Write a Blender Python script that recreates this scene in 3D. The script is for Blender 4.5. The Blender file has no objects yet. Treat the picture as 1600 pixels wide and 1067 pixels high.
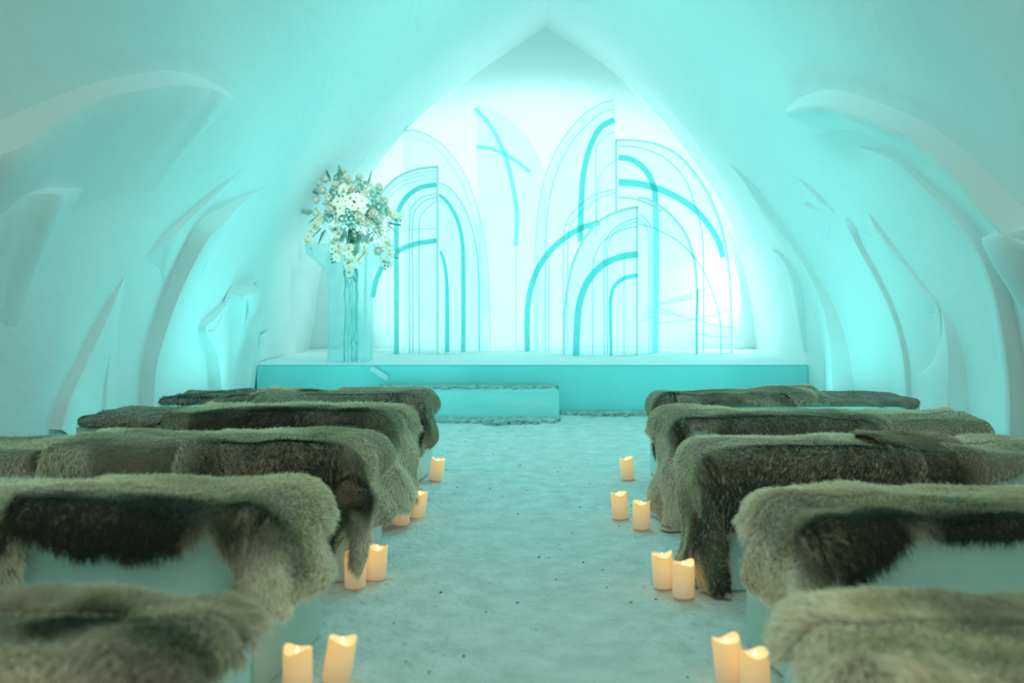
import bpy, bmesh, math, random
import numpy as np
from mathutils import Vector, Matrix, noise, Euler
random.seed(7)
C = bpy.context.scene.collection
sc = bpy.context.scene
PI = math.pi
F, CX, CY, H = 1450.0, 832.0, 450.0, 1.1      # lens in pixels, vanishing point, eye height

# ------------------------------------------------------------------ camera
cd = bpy.data.cameras.new('camera'); cam = bpy.data.objects.new('camera', cd); C.objects.link(cam)
cam.location = (0, 0, H); cam.rotation_euler = (PI/2, 0, 0)
cd.sensor_width = 36.0; cd.lens = 36.0*F/1600.0
cd.shift_x = -(CX-800)/1600.0; cd.shift_y = -(533.5-CY)/1600.0
cd.clip_start = 0.05; cd.clip_end = 100
cd.dof.use_dof = True; cd.dof.focus_distance = 5.2; cd.dof.aperture_fstop = 2.0
sc.camera = cam
# ------------------------------------------------------------------ world and lights
w = bpy.data.worlds.new('world'); sc.world = w; w.use_nodes = True
w.node_tree.nodes['Background'].inputs[0].default_value = (0.86, 0.92, 0.76, 1)
w.node_tree.nodes['Background'].inputs[1].default_value = 0.5
CYAN = (0.34, 1.0, 0.98)
def area(name, loc, target, sx, sy, power, col=CYAN, spread=PI):
    l = bpy.data.lights.new(name, 'AREA'); l.shape = 'RECTANGLE'; l.size = sx; l.size_y = sy
    l.energy = power; l.color = col; l.spread = spread
    o = bpy.data.objects.new(name, l); C.objects.link(o); o.location = loc
    o.rotation_euler = (Vector(target)-Vector(loc)).to_track_quat('-Z', 'Y').to_euler()
    return o
area('floodlight_back', (0.05, 9.91, 1.6), (0.05, 10.1, 1.6), 4.1, 3.4, 31, (.78, 1, 1)).data.shape = 'ELLIPSE'
area('floodlight_right', (2.24, 9.75, 1.08), (0.6, 9.9, 0.9), 0.36, 0.42, 9, (0.6, 1, 1))
area('overhead_fill_far', (0.1, 6.0, 3.6), (0.1, 6.2, 0), 0.5, 2.6, 28, (.42, 1, .98))  # unseen overhead light, added to brighten the far floor and platform
for s in (-1, 1):
    area('side_fill', (s*1.25, 6.75, 0.05), (s*.5, 7.1, 3), 1.1, 1.7, 21, (.15, 1, .98))  # hidden uplights added behind the last benches to brighten the mid vault
    area('bench_fill', (s*1.75, 5.0, 0.06), (s*1.9, 5.0, 3), 1.1, 0.25, 4, (.15, 1, .98))  # more added hidden uplights, washing the lower walls behind the fourth row
area('overhead_fill_near', (0.1, 1.3, 3.55), (0.1, 1.3, 0), 0.6, 3.0, 21, (.88, 1.0, .78))  # unseen overhead light, added so the near bench tops are lit from above
area('flower_fill', (-.5, 5.2, 3.3), (-1.6, 8.3, 1.7), .12, .12, 1.9, (.95, 1, .85), math.radians(24))  # unseen light added to lift the bouquet
sc.view_settings.view_transform = 'Standard'; sc.view_settings.look = 'None'
sc.view_settings.gamma = 1.0; sc.view_settings.use_curve_mapping = False
sc.view_settings.exposure = 0.0
sc.cycles.max_bounces = 8; sc.cycles.diffuse_bounces = 5; sc.cycles.transparent_max_bounces = 24
sc.cycles.transmission_bounces = 6; sc.cycles.glossy_bounces = 3
sc.cycles.caustics_reflective = False; sc.cycles.caustics_refractive = False
sc.cycles.use_denoising = True

# ------------------------------------------------------------------ helpers
def at(px, py, Y): return Vector(((px-CX)*Y/F, Y, H-(py-CY)*Y/F))
def nt(m):
    m.use_nodes = True; t = m.node_tree; t.nodes.clear(); return t
def mat(name, col, rough=0.6, bump=0.0, bscale=20, col2=None, cscale=4, spec=0.3, sss=0, emit=None, estr=0, stretch=None, transl=0, c_lo=.35, c_hi=.7, bdist=0.02):
    m = bpy.data.materials.new(name); t = nt(m); N = t.nodes; L = t.links
    out = N.new('ShaderNodeOutputMaterial'); p = N.new('ShaderNodeBsdfPrincipled')
    p.inputs['Base Color'].default_value = (*col, 1); p.inputs['Roughness'].default_value = rough
    p.inputs['Specular IOR Level'].default_value = spec
    L.new(p.outputs[0], out.inputs[0])
    tc = N.new('ShaderNodeTexCoord'); src = tc.outputs['Object']
    if stretch:
        mp = N.new('ShaderNodeMapping'); mp.inputs['Scale'].default_value = stretch; L.new(src, mp.inputs[0]); src = mp.outputs[0]
    if col2:
        n = N.new('ShaderNodeTexNoise'); n.inputs['Scale'].default_value = cscale; n.inputs['Detail'].default_value = 6; L.new(src, n.inputs['Vector'])
        r = N.new('ShaderNodeValToRGB'); r.color_ramp.elements[0].position = c_lo; r.color_ramp.elements[1].position = c_hi
        r.color_ramp.elements[0].color = (*col, 1); r.color_ramp.elements[1].color = (*col2, 1)
        L.new(n.outputs[0], r.inputs[0]); L.new(r.outputs[0], p.inputs['Base Color'])
    if bump:
        n = N.new('ShaderNodeTexNoise'); n.inputs['Scale'].default_value = bscale; n.inputs['Detail'].default_value = 5; L.new(src, n.inputs['Vector'])
        b = N.new('ShaderNodeBump'); b.inputs['Strength'].default_value = bump; b.inputs['Distance'].default_value = bdist
        L.new(n.outputs[0], b.inputs['Height']); L.new(b.outputs[0], p.inputs['Normal'])
    if sss:
        p.inputs['Subsurface Weight'].default_value = sss; p.inputs['Subsurface Scale'].default_value = 0.1
    if emit:
        p.inputs['Emission Color'].default_value = (*emit, 1); p.inputs['Emission Strength'].default_value = estr
    return m
def clear_ice(name, tint, body, fac, rough=0.15, nscale=6, fac2=None, stretch=(1, 1, 1), bump=.15):
    """clear ice: light passes straight through, tinted, with a milky body that varies"""
    m = bpy.data.materials.new(name); t = nt(m); N = t.nodes; L = t.links
    out = N.new('ShaderNodeOutputMaterial'); p = N.new('ShaderNodeBsdfPrincipled'); tr = N.new('ShaderNodeBsdfTransparent')
    tl = N.new('ShaderNodeBsdfTranslucent'); mx0 = N.new('ShaderNodeMixShader'); mx = N.new('ShaderNodeMixShader')
    tr.inputs[0].default_value = (*tint, 1); tl.inputs[0].default_value = (*body, 1)
    p.inputs['Base Color'].default_value = (*body, 1); p.inputs['Roughness'].default_value = rough
    tc = N.new('ShaderNodeTexCoord'); mp = N.new('ShaderNodeMapping'); mp.inputs['Scale'].default_value = stretch
    n = N.new('ShaderNodeTexNoise'); n.inputs['Scale'].default_value = nscale; n.inputs['Detail'].default_value = 4
    L.new(tc.outputs['Object'], mp.inputs[0]); L.new(mp.outputs[0], n.inputs['Vector'])
    mr = N.new('ShaderNodeMapRange'); mr.inputs[1].default_value = .35; mr.inputs[2].default_value = .7
    mr.inputs[3].default_value = fac; mr.inputs[4].default_value = fac2 if fac2 else fac*1.8
    L.new(n.outputs[0], mr.inputs[0])
    b = N.new('ShaderNodeBump'); b.inputs['Strength'].default_value = bump; b.inputs['Distance'].default_value = .02
    L.new(n.outputs[0], b.inputs['Height']); L.new(b.outputs[0], p.inputs['Normal'])
    mx0.inputs[0].default_value = .5; L.new(p.outputs[0], mx0.inputs[1]); L.new(tl.outputs[0], mx0.inputs[2])
    L.new(mr.outputs[0], mx.inputs[0]); L.new(tr.outputs[0], mx.inputs[1]); L.new(mx0.outputs[0], mx.inputs[2])
    L.new(mx.outputs[0], out.inputs[0]); return m

M = {}
M['snow'] = mat('snow_wall', (.86, .92, .92), .75, .35, 9, col2=(.80, .88, .88), cscale=1.2, spec=.15, stretch=(1, .45, 1))
M['snow_back'] = mat('snow_back', (.86, .93, .93), .7, .1, 5, spec=.1)
M['carved'] = mat('snow_carved', (.84, .90, .90), .7, .12, 14, spec=.1)
M['floor'] = mat('snow_floor', (.60, .68, .66), .7, .9, 26, col2=(.80, .86, .85), cscale=9, spec=.25, c_lo=.3, c_hi=.72, bdist=.03)
M['platform'] = mat('platform_ice', (.32, .84, .84), .35, .12, 5, col2=(.26, .78, .78), cscale=2.5, spec=.4, stretch=(1, 1, .35))
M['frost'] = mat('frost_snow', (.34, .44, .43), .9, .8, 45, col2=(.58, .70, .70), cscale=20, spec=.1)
M['top_snow'] = mat('top_snow', (.85, .93, .93), .8, .5, 18, spec=.1)
M['step'] = mat('step_ice', (.34, .80, .80), .2, .12, 4, col2=(.48, .88, .88), cscale=3, spec=.5, stretch=(.5, 1, 2))
M['bench'] = mat('bench_ice', (.52, .75, .70), .22, .12, 4, col2=(.74, .87, .84), cscale=2.2, spec=.5, sss=0.0, stretch=(.8, .8, 1.4))
M['rim'] = None
M['panel'] = clear_ice('panel_ice', (.96, .995, .995), (.8, .97, .97), .10, fac2=.2, nscale=3)
M['pedestal'] = clear_ice('pedestal_ice', (.90, .985, .985), (.62, .93, .93), .25, fac2=.5, nscale=5, stretch=(1, 1, .4))
M['inlay'] = clear_ice('inlay_ice', (.42, .82, .82), (.42, .86, .86), .3, fac2=.45)
M['inlay_pale'] = clear_ice('inlay_pale', (.62, .94, .94), (.60, .95, .95), .25, fac2=.4)
M['groove'] = clear_ice('groove_ice', (.38, .80, .80), (.4, .85, .85), .25, fac2=.4)
M['groove_dark'] = mat('groove_dark', (.12, .50, .50), .6, 0, spec=.2)
M['leather'] = mat('hide_leather', (.22, .17, .13), .9, .4, 30, col2=(.36, .29, .22), cscale=10)
def thin(name, col):
    m = bpy.data.materials.new(name); t = nt(m); N = t.nodes; L = t.links
    out = N.new('ShaderNodeOutputMaterial'); p = N.new('ShaderNodeBsdfDiffuse'); tl = N.new('ShaderNodeBsdfTranslucent'); mx = N.new('ShaderNodeMixShader')
    p.inputs[0].default_value = (*col, 1); tl.inputs[0].default_value = (*col, 1); mx.inputs[0].default_value = .4
    L.new(p.outputs[0], mx.inputs[1]); L.new(tl.outputs[0], mx.inputs[2]); L.new(mx.outputs[0], out.inputs[0]); return m
M['rim'] = thin('rim_ice', (.93, 1, 1)); M['petal'] = thin('petal_white', (.93, .95, .88)); M['petal_cream'] = thin('petal_cream', (.93, .90, .70))
M['centre'] = mat('flower_centre', (.60, .38, .05), .7)
M['leaf'] = mat('leaf_green', (.05, .26, .20), .6, .2, 20, col2=(.10, .42, .34), cscale=12)
M['leaf_pale'] = mat('leaf_pale', (.30, .60, .54), .7, .2, 20)
M['bud'] = mat('bud_dark', (.02, .10, .08), .5)
M['stem'] = mat('stem_green', (.05, .22, .16), .6)
M['frozen'] = mat('frozen_stem', (.10, .58, .58), .5, .3, 20, col2=(.3, .8, .8), cscale=9)
M['speck'] = mat('speck_dark', (.05, .10, .10), .9)
M['crumb'] = mat('ice_crumb', (.85, .97, .97), .1, spec=.8)

def candle_mat(name, top, mid, bot, s0, s1):
    m = bpy.data.materials.new(name); t = nt(m); N = t.nodes; L = t.links
    out = N.new('ShaderNodeOutputMaterial'); p = N.new('ShaderNodeBsdfPrincipled'); L.new(p.outputs[0], out.inputs[0])
    p.inputs['Base Color'].default_value = (.75, .62, .42, 1); p.inputs['Roughness'].default_value = .45
    tc = N.new('ShaderNodeTexCoord'); sp = N.new('ShaderNodeSeparateXYZ'); L.new(tc.outputs['Object'], sp.inputs[0])
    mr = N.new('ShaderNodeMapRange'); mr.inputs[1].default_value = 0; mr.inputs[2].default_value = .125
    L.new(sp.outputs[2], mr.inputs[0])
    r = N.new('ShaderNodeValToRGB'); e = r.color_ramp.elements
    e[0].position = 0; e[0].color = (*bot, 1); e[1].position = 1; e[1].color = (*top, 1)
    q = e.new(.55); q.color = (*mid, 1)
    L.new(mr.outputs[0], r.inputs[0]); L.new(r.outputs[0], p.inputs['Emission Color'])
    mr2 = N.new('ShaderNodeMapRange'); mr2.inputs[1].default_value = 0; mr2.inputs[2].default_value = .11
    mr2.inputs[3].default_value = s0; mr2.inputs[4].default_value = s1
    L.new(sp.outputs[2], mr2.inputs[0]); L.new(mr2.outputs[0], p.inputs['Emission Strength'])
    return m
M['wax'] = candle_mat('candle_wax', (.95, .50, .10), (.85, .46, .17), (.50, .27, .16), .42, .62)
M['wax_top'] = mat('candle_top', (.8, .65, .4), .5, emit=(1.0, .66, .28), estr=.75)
M['flame'] = mat('candle_flame', (.9, .7, .4), .5, emit=(1.0, .80, .45), estr=2.5)

def fur_mat():
    m = bpy.data.materials.new('fur'); t = nt(m); N = t.nodes; L = t.links
    out = N.new('ShaderNodeOutputMaterial'); p = N.new('ShaderNodeBsdfPrincipled'); L.new(p.outputs[0], out.inputs[0])
    a = N.new('ShaderNodeAttribute'); a.attribute_name = 'tint'
    hi = N.new('ShaderNodeHairInfo'); mx = N.new('ShaderNodeMix'); mx.data_type = 'RGBA'; mx.blend_type = 'MULTIPLY'
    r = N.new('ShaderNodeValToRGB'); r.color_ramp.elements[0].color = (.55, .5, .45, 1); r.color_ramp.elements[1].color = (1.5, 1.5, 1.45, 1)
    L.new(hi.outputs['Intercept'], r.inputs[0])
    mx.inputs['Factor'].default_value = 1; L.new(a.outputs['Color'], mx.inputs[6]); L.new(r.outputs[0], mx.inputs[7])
    L.new(mx.outputs[2], p.inputs['Base Color']); p.inputs['Roughness'].default_value = .55; p.inputs['Specular IOR Level'].default_value = .25
    return m
M['fur'] = fur_mat()

def link(name, me, material, parent=None, smooth=False):
    o = bpy.data.objects.new(name, me); C.objects.link(o)
    if material and not me.materials: me.materials.append(M[material] if isinstance(material, str) else material)
    if parent: o.parent = parent
    if smooth: me.polygons.foreach_set('use_smooth', [True]*len(me.polygons))
    return o
def mesh(name, V, Fc, material, parent=None, smooth=False):
    me = bpy.data.meshes.new(name); me.from_pydata([tuple(v) for v in V], [], Fc); me.update()
    return link(name, me, material, parent, smooth)
def tag(o, label=None, cat=None, group=None, kind=None):
    for k, v in (('label', label), ('category', cat), ('group', group), ('kind', kind)):
        if v: o[k] = v
    return o
def empty(name, loc, rot=(0, 0, 0)):
    o = bpy.data.objects.new(name, None); C.objects.link(o); o.location = loc; o.rotation_euler = rot; o.empty_display_size = .1
    return o
def grid_faces(nu, nv, off=0):
    return [(off+i*nv+j, off+(i+1)*nv+j, off+(i+1)*nv+j+1, off+i*nv+j+1) for i in range(nu-1) for j in range(nv-1)]
def catmull(pts, n):
    """resample a polyline of tuples as a smooth curve with n samples per span"""
    P = [np.array(p, float) for p in pts]; out = []
    for i in range(len(P)-1):
        p0 = P[i-1] if i else 2*P[0]-P[1]; p1, p2 = P[i], P[i+1]; p3 = P[i+2] if i+2 < len(P) else 2*P[-1]-P[-2]
        for k in range(n):
            t = k/n
            out.append(.5*((2*p1)+(-p0+p2)*t+(2*p0-5*p1+4*p2-p3)*t*t+(-p0+3*p1-3*p2+p3)*t**3))
    out.append(P[-1]); return out
# numpy value noise
_rng = np.random.RandomState(3); _tab = _rng.rand(256, 256)
def vnoise(x, y, seed=0):
    x = np.asarray(x, float)+seed*17.3; y = np.asarray(y, float)+seed*9.7
    xi = np.floor(x).astype(int); yi = np.floor(y).astype(int); fx = x-xi; fy = y-yi
    fx = fx*fx*(3-2*fx); fy = fy*fy*(3-2*fy); g = lambda a, b: _tab[a % 256, b % 256]
    return (g(xi, yi)*(1-fx)+g(xi+1, yi)*fx)*(1-fy)+(g(xi, yi+1)*(1-fx)+g(xi+1, yi+1)*fx)*fy
def fbm(x, y, seed=0, o=3):
    r = 0; a = .5
    for k in range(o): r = r+a*(vnoise(x*2**k, y*2**k, seed+k)-.5); a *= .5
    return r*2

# ------------------------------------------------------------------ the vault
SEC = [(.14, 3.94), (.48, 3.70), (.81, 3.44), (1.20, 3.08), (1.57, 2.69), (1.84, 2.32), (2.06, 1.93), (2.22, 1.55), (2.33, 1.18), (2.41, .70), (2.44, .30), (2.45, -.15)]
_sz = np.array([p[1] for p in SEC][::-1]); _sx = np.array([p[0] for p in SEC][::-1])
_fine = np.array(catmull(SEC, 8)); _fz = _fine[::-1, 1]; _fx = _fine[::-1, 0]
def secx(side, z):
    x = np.interp(z, _fz, _fx)
    return x if side > 0 else -(x-.28*min(1, max(0, (z-1.5)/2.44)))
# arc-length parameter along the section, 0 = apex
_al = np.concatenate([[0], np.cumsum(np.hypot(np.diff(_fine[:, 0]), np.diff(_fine[:, 1])))]); AL = _al[-1]
def sec_at(side, s):
    s = min(max(s, 0), AL); z = float(np.interp(s, _al, _fine[:, 1])); return secx(side, z), z
def s_of_z(z): return float(np.interp(-z, -_fine[:, 1], _al))
def nrm(side, s):
    a = sec_at(side, max(0, s-.04)); b = sec_at(side, min(AL, s+.04)); tx, tz = b[0]-a[0], b[1]-a[1]
    l = math.hypot(tx, tz); n = Vector((-tz/l*1, 0, tx/l))
    if n.x*side > 0: n = -n
    return n
def shell(side, s, y, h=0):
    x, z = sec_at(side, s); n = nrm(side, s)
    d = .05*noise.noise(Vector((s*.7+side*5, y*.45, 1)))+.018*noise.noise(Vector((s*1.6+side*3, y*1.1, 4)))
    d *= min(1, s/.3)
    return Vector((x, y, z))+n*(d+h)
def shell_mesh(name, side, s0, s1, ns, ny=110, y0=-1.2, y1=10.12):
    V = [shell(side, s0+(s1-s0)*i/(ns-1), y0+(y1-y0)*j/(ny-1)) for i in range(ns) for j in range(ny)]
    o = mesh(name, V, grid_faces(ns, ny), 'snow', smooth=True); tag(o, kind='structure'); return o
SC = s_of_z(2.75)
shell_mesh('wall_left', -1, SC, AL, 60); shell_mesh('wall_right', 1, SC, AL, 60)
ceil = []
for sd in (-1, 1):
    ceil.append([shell(sd, SC*i/31, -1.2+11.32*j/109) for i in range(32) for j in range(110)])
V = ceil[0]+ceil[1]; mesh('ceiling', V, grid_faces(32, 110)+grid_faces(32, 110, 32*110), 'snow', smooth=True)['kind'] = 'structure'

def hit(px, py):
    kx, kz = (px-CX)/F, -(py-CY)/F; side = 1 if px > 852 else -1; lo, hi = .4, 14.0
    def inside(Y):
        z = H+kz*Y; x = kx*Y
        if z > 3.94: return False
        return x*side < secx(side, max(z, -.15))*side
    for _ in range(50):
        m = (lo+hi)/2
        if inside(m): lo = m
        else: hi = m
    return side, s_of_z(H+kz*lo), lo
def proj(v): return Vector((CX+F*v.x/v.y, CY-F*(v.z-H)/v.y))
TR = [0]
def ledge(pts, run=None, n=7):
    """a step carved in the vault: pts = (px, py, band width in px) along its upper edge"""
    if len(pts[0]) == 2: pts = [(*p, 8) for p in pts]
    cv = catmull(pts, n); S = [hit(p[0], p[1]) for p in cv]; side = max(set(q[0] for q in S), key=[q[0] for q in S].count)
    S = [(q[1], min(q[2], 10.0)) for q in S]; rows = []; K = 9; vote = 0
    for i, (s, y) in enumerate(S):
        wpx = max(0, cv[i][2]); P = shell(side, s, y); nn = nrm(side, s)
        a = S[max(0, i-1)]; b = S[min(len(S)-1, i+1)]; t = Vector((b[0]-a[0], b[1]-a[1])); t.normalize()
        pp = proj(P); j = (proj(P+nn*.01)-pp)*100; pt = Vector((cv[min(i+1, len(cv)-1)][0]-cv[max(0, i-1)][0], cv[min(i+1, len(cv)-1)][1]-cv[max(0, i-1)][1]))
        pt.normalize(); jn = abs(j.x*pt.y-j.y*pt.x); pq = Vector((-pt.y, pt.x)); pq = pq if pq.dot(j) > 0 else -pq
        h = min(wpx/max(jn, 60), .17)
        for sg in (1,):
            d = (t.y*sg, -t.x*sg)
            v = proj(shell(side, min(AL, max(0, s+d[0]*.05)), max(.3, y+d[1]*.05)))-pp
            sc_ = v.dot(pq)/(v.length+1e-9)
            vote += (1 if sc_ > 0 else -1)*h
        rows.append((s, y, h, d))
    if vote < 0: rows = [(s, y, h, (-d[0], -d[1])) for s, y, h, d in rows]
    # keep the return side steady along the curve
    V = []
    for i, (s, y, h, d) in enumerate(rows):
        dd = Vector((0, 0))
        for k in range(max(0, i-3), min(len(rows), i+4)): dd += Vector(rows[k][3])
        dd.normalize(); L = min(run or .7, 8*h)+.015
        V.append(shell(side, s, y, -.03)); V.append(shell(side, s, y, -.001))
        V.append(shell(side, s+dd.x*h*.12, min(y+dd.y*h*.12, 10.1), h*.93)); 
        for k in range(K):
            f = (k+.25)/(K-1) if k < K-1 else 1
            f = min(f, 1); e = 1-(f*f*(3-2*f))
            V.append(shell(side, min(AL, max(0, s+dd.x*(h*.15+L*f))), min(y+dd.y*(h*.15+L*f), 10.11), h*e-(.012 if k == K-1 else 0)))
    nv = K+3; TR[0] += 1
    o = mesh('trim_%d' % TR[0], V, grid_faces(len(rows), nv), 'carved', smooth=True)
    me = o.data; o['kind'] = 'structure'
    sharp = [(e.vertices[0] % nv, e.vertices[1] % nv) for e in me.edges]
    me.attributes.new('sharp_edge', 'BOOLEAN', 'EDGE').data.foreach_set('value', [a == b and a in (1, 2) for a, b in sharp])
    return o
for L_ in [
    [(-200, 270, 0), (-60, 218, 42), (0, 193, 46), (60, 165, 36), (130, 138, 27), (200, 120, 25), (265, 113, 20), (310, 120, 10), (345, 135, 4), (366, 154, 0)],
    [(-160, 330, 0), (-60, 315, 18), (0, 296, 19), (50, 286, 16), (95, 289, 7), (135, 292, 0)],
    [(375, 265, 0), (340, 289, 5), (290, 331, 9), (255, 362, 11), (240, 378, 6), (222, 400, 0)],
    [(190, 432, 0), (183, 442, 3), (150, 500, 13), (115, 570, 15), (90, 620, 18), (74, 670, 20)],
    [(183, 440, 0), (172, 520, 3), (160, 600, 6), (154, 670, 8)],
    [(420, 292, 0), (350, 322, 14), (298, 352, 32), (264, 428, 27), (236, 518, 24), (220, 575, 24), (210, 650, 24)],
    [(364, 458, 5), (335, 488, 9), (312, 513, 12), (322, 560, 20), (328, 640, 20)],
    [(400, 430, 0), (385, 446, 14), (359, 457, 28), (358, 520, 22), (355, 570, 12), (352, 640, 6)],
    [(408, 482, 0), (402, 490, 9), (388, 512, 15), (385, 560, 12), (380, 640, 9)],
    [(1230, 174, 0), (1245, 156, 8), (1290, 143, 22), (1340, 151, 28), (1400, 172, 29), (1450, 197, 31), (1520, 248, 36), (1600, 318, 44), (1660, 365, 40), (1760, 440, 0)],
    [(1336, 230, 0), (1370, 237, 4), (1410, 252, 8), (1450, 285, 11), (1500, 330, 14), (1540, 375, 17), (1572, 440, 22), (1590, 520, 25), (1602, 650, 25), (1604, 780, 25)],
    [(1720, 340, 0), (1660, 338, 9), (1600, 345, 10), (1575, 354, 8), (1550, 370, 3), (1545, 378, 0)],
    [(1248, 276, 0), (1265, 290, 5), (1285, 310, 6), (1306, 334, 0)],
    [(1256, 318, 0), (1275, 322, 5), (1300, 330, 0)],
    [(1318, 342, 0), (1335, 356, 10), (1350, 390, 8), (1375, 440, 7), (1400, 500, 7), (1417, 570, 8), (1424, 650, 8)],
    [(1352, 330, 0), (1368, 352, 5), (1392, 385, 5), (1414, 413, 0)],
    [(1345, 358, 0), (1400, 400, 3), (1440, 450, 4), (1464, 485, 3), (1467, 560, 3), (1468, 660, 2)],
    [(1466, 484, 0), (1485, 518, 14), (1500, 570, 26), (1512, 650, 38)],
    [(1142, 253, 0), (1165, 272, 5), (1195, 308, 12), (1225, 348, 12), (1250, 385, 9), (1275, 425, 10), (1300, 470, 16), (1322, 530, 26), (1335, 600, 34), (1338, 650, 36)],
    [(1198, 343, 0), (1215, 364, 5), (1235, 386, 0)],
    [(1202, 390, 0), (1222, 397, 6), (1245, 430, 10), (1257, 480, 10), (1263, 550, 4)],
    [(1272, 428, 0), (1287, 450, 10), (1292, 500, 8), (1292, 560, 4), (1292, 650, 2)],
]: ledge(L_, run=.26 if L_[0][:2] in ((1230, 174), (1336, 230)) else None)

# back wall (closes the vault), with the pale crossing bands carved in it
YB = 10.08
V = [Vector((secx(-1, z), YB, z)) for z in _fz]+[Vector((secx(1, z), YB, z)) for z in _fz[::-1]]
V = [(v.x*1.03, v.y, v.z+(.06 if v.z > 2 else 0)) for v in V]; n = len(V)
V += [(a, b+.1, c) for a, b, c in V]
o = mesh('wall_back', V, [tuple(range(n))[::-1], tuple(range(n, 2*n))]+[(i, (i+1) % n, n+(i+1) % n, n+i) for i in range(n)], 'snow_back'); o['kind'] = 'structure'

# floor with trodden snow relief
nx, ny = 150, 260; V = []
for i in range(nx):
    for j in range(ny):
        x = -2.7+5.4*i/(nx-1); y = -1.2+11.4*j/(ny-1)
        z = .012*noise.noise(Vector((x*2, y*2, 0)))+.006*noise.noise(Vector((x*7, y*7, 3)))+.004*noise.noise(Vector((x*18, y*18, 5)))
        V.append((x, y, z-.004))
o = mesh('floor', V, grid_faces(nx, ny), 'floor', smooth=True); o['kind'] = 'structure'
def blobs(name, pts, material, parent=None, seg=5, smooth=True):
    """many small irregular lumps joined in one mesh"""
    V = []; Fc = []
    for (x, y, z, r) in pts:
        b = len(V); 
        V.append((x, y, z+r*.8))
        for k in range(2):
            rr = r*(.75, 1.0)[k]; zz = z+r*(.5, 0)[k]
            for q in range(seg):
                a = 2*PI*q/seg+k*.5; j = random.uniform(.75, 1.2); V.append((x+rr*j*math.cos(a), y+rr*j*math.sin(a), zz))
        for q in range(seg):
            Fc.append((b, b+1+q, b+1+(q+1) % seg)); Fc.append((b+1+q, b+1+seg+q, b+1+seg+(q+1) % seg, b+1+(q+1) % seg))
    return mesh(name, V, Fc, material, parent, smooth)
o = blobs('ice_crumbs', [(random.uniform(-.62, .62), random.uniform(2, 7.5), 0, random.uniform(.002, .0065)) for _ in range(420)], 'crumb')
tag(o, 'scattered glinting ice crumbs on the trodden snow aisle', 'ice crumbs', kind='stuff')
o = blobs('dirt_specks', [(random.uniform(-.6, .6), random.uniform(2.2, 7.5), 0, random.uniform(.0025, .006)) for _ in range(90)], 'speck')
tag(o, 'tiny dark specks of debris on the snow aisle', 'dirt', kind='stuff')

# ------------------------------------------------------------------ platform, step
def box_mesh(name, x0, x1, y0, y1, z0, z1, material, parent=None, bev=.012, cuts=0, nz=.0):
    bm = bmesh.new(); bmesh.ops.create_cube(bm, size=1)
    for v in bm.verts: v.co = Vector(((x0+x1)/2+v.co.x*(x1-x0), (y0+y1)/2+v.co.y*(y1-y0), (z0+z1)/2+v.co.z*(z1-z0)))
    if bev: bmesh.ops.bevel(bm, geom=bm.edges[:], offset=bev, segments=2, affect='EDGES')
    if nz:
        for v in bm.verts:
            v.co += Vector((noise.noise(v.co*3), noise.noise(v.co*3+Vector((5, 0, 0))), noise.noise(v.co*3+Vector((9, 0, 0)))))*nz
    me = bpy.data.meshes.new(name); bm.to_mesh(me); bm.free()
    return link(name, me, material, parent)
PF = 8.16
pl = empty('ice_platform', (0, PF, 0)); tag(pl, 'wide low turquoise ice platform with snowy top across the end of the hall', 'platform')
def loc(o, p):    # parent keeping world coordinates
    o.parent = p; o.matrix_parent_inverse = Matrix.Translation(p.location).inverted(); return o
b = box_mesh('body', -2.43, 2.43, PF, 10.08, 0, .425, 'platform', bev=.01); loc(b, pl)
nx, ny = 120, 40; V = []
for i in range(nx):
    for j in range(ny):
        x = -2.43+4.86*i/(nx-1); y = PF+.004+(10.05-PF)*j/(ny-1); e = min(1, j/3)
        V.append((x, y, .424+e*(.016+.012*noise.noise(Vector((x*3, y*4, 0)))+.008*noise.noise(Vector((x*11, y*11, 2))))))
t = mesh('snow_layer', V, grid_faces(nx, ny), 'top_snow', smooth=True); loc(t, pl); t['kind'] = 'stuff'
st = empty('ice_step', (-.5, 7.75, 0)); tag(st, 'low clear turquoise ice step before the platform', 'step')
loc(box_mesh('block', -1.35, .225, 7.74, PF-.01, 0, .235, 'step', bev=.012), st)
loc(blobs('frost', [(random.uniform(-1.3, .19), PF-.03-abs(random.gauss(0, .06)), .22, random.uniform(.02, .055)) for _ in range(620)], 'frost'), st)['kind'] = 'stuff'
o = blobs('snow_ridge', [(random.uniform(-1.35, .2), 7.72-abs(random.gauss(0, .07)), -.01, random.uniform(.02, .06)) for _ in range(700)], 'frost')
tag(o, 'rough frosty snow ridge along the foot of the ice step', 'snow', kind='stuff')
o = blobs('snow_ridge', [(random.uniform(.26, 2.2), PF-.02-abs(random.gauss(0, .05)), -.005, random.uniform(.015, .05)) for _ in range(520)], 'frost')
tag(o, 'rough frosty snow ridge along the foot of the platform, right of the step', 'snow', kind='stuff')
o = box_mesh('pale_sliver', -.085, .085, -.012, .012, -.022, .022, 'rim', bev=.006)  # small pale slanted bar
o.location = at(597, 583, PF-.06); o.rotation_euler = (0, math.radians(32), 0)
o.location = (at(592, 582, 8.1).x, 8.11, .355); tag(o, 'slanting pale sliver against the platform front below the pedestal', 'ice')

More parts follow.
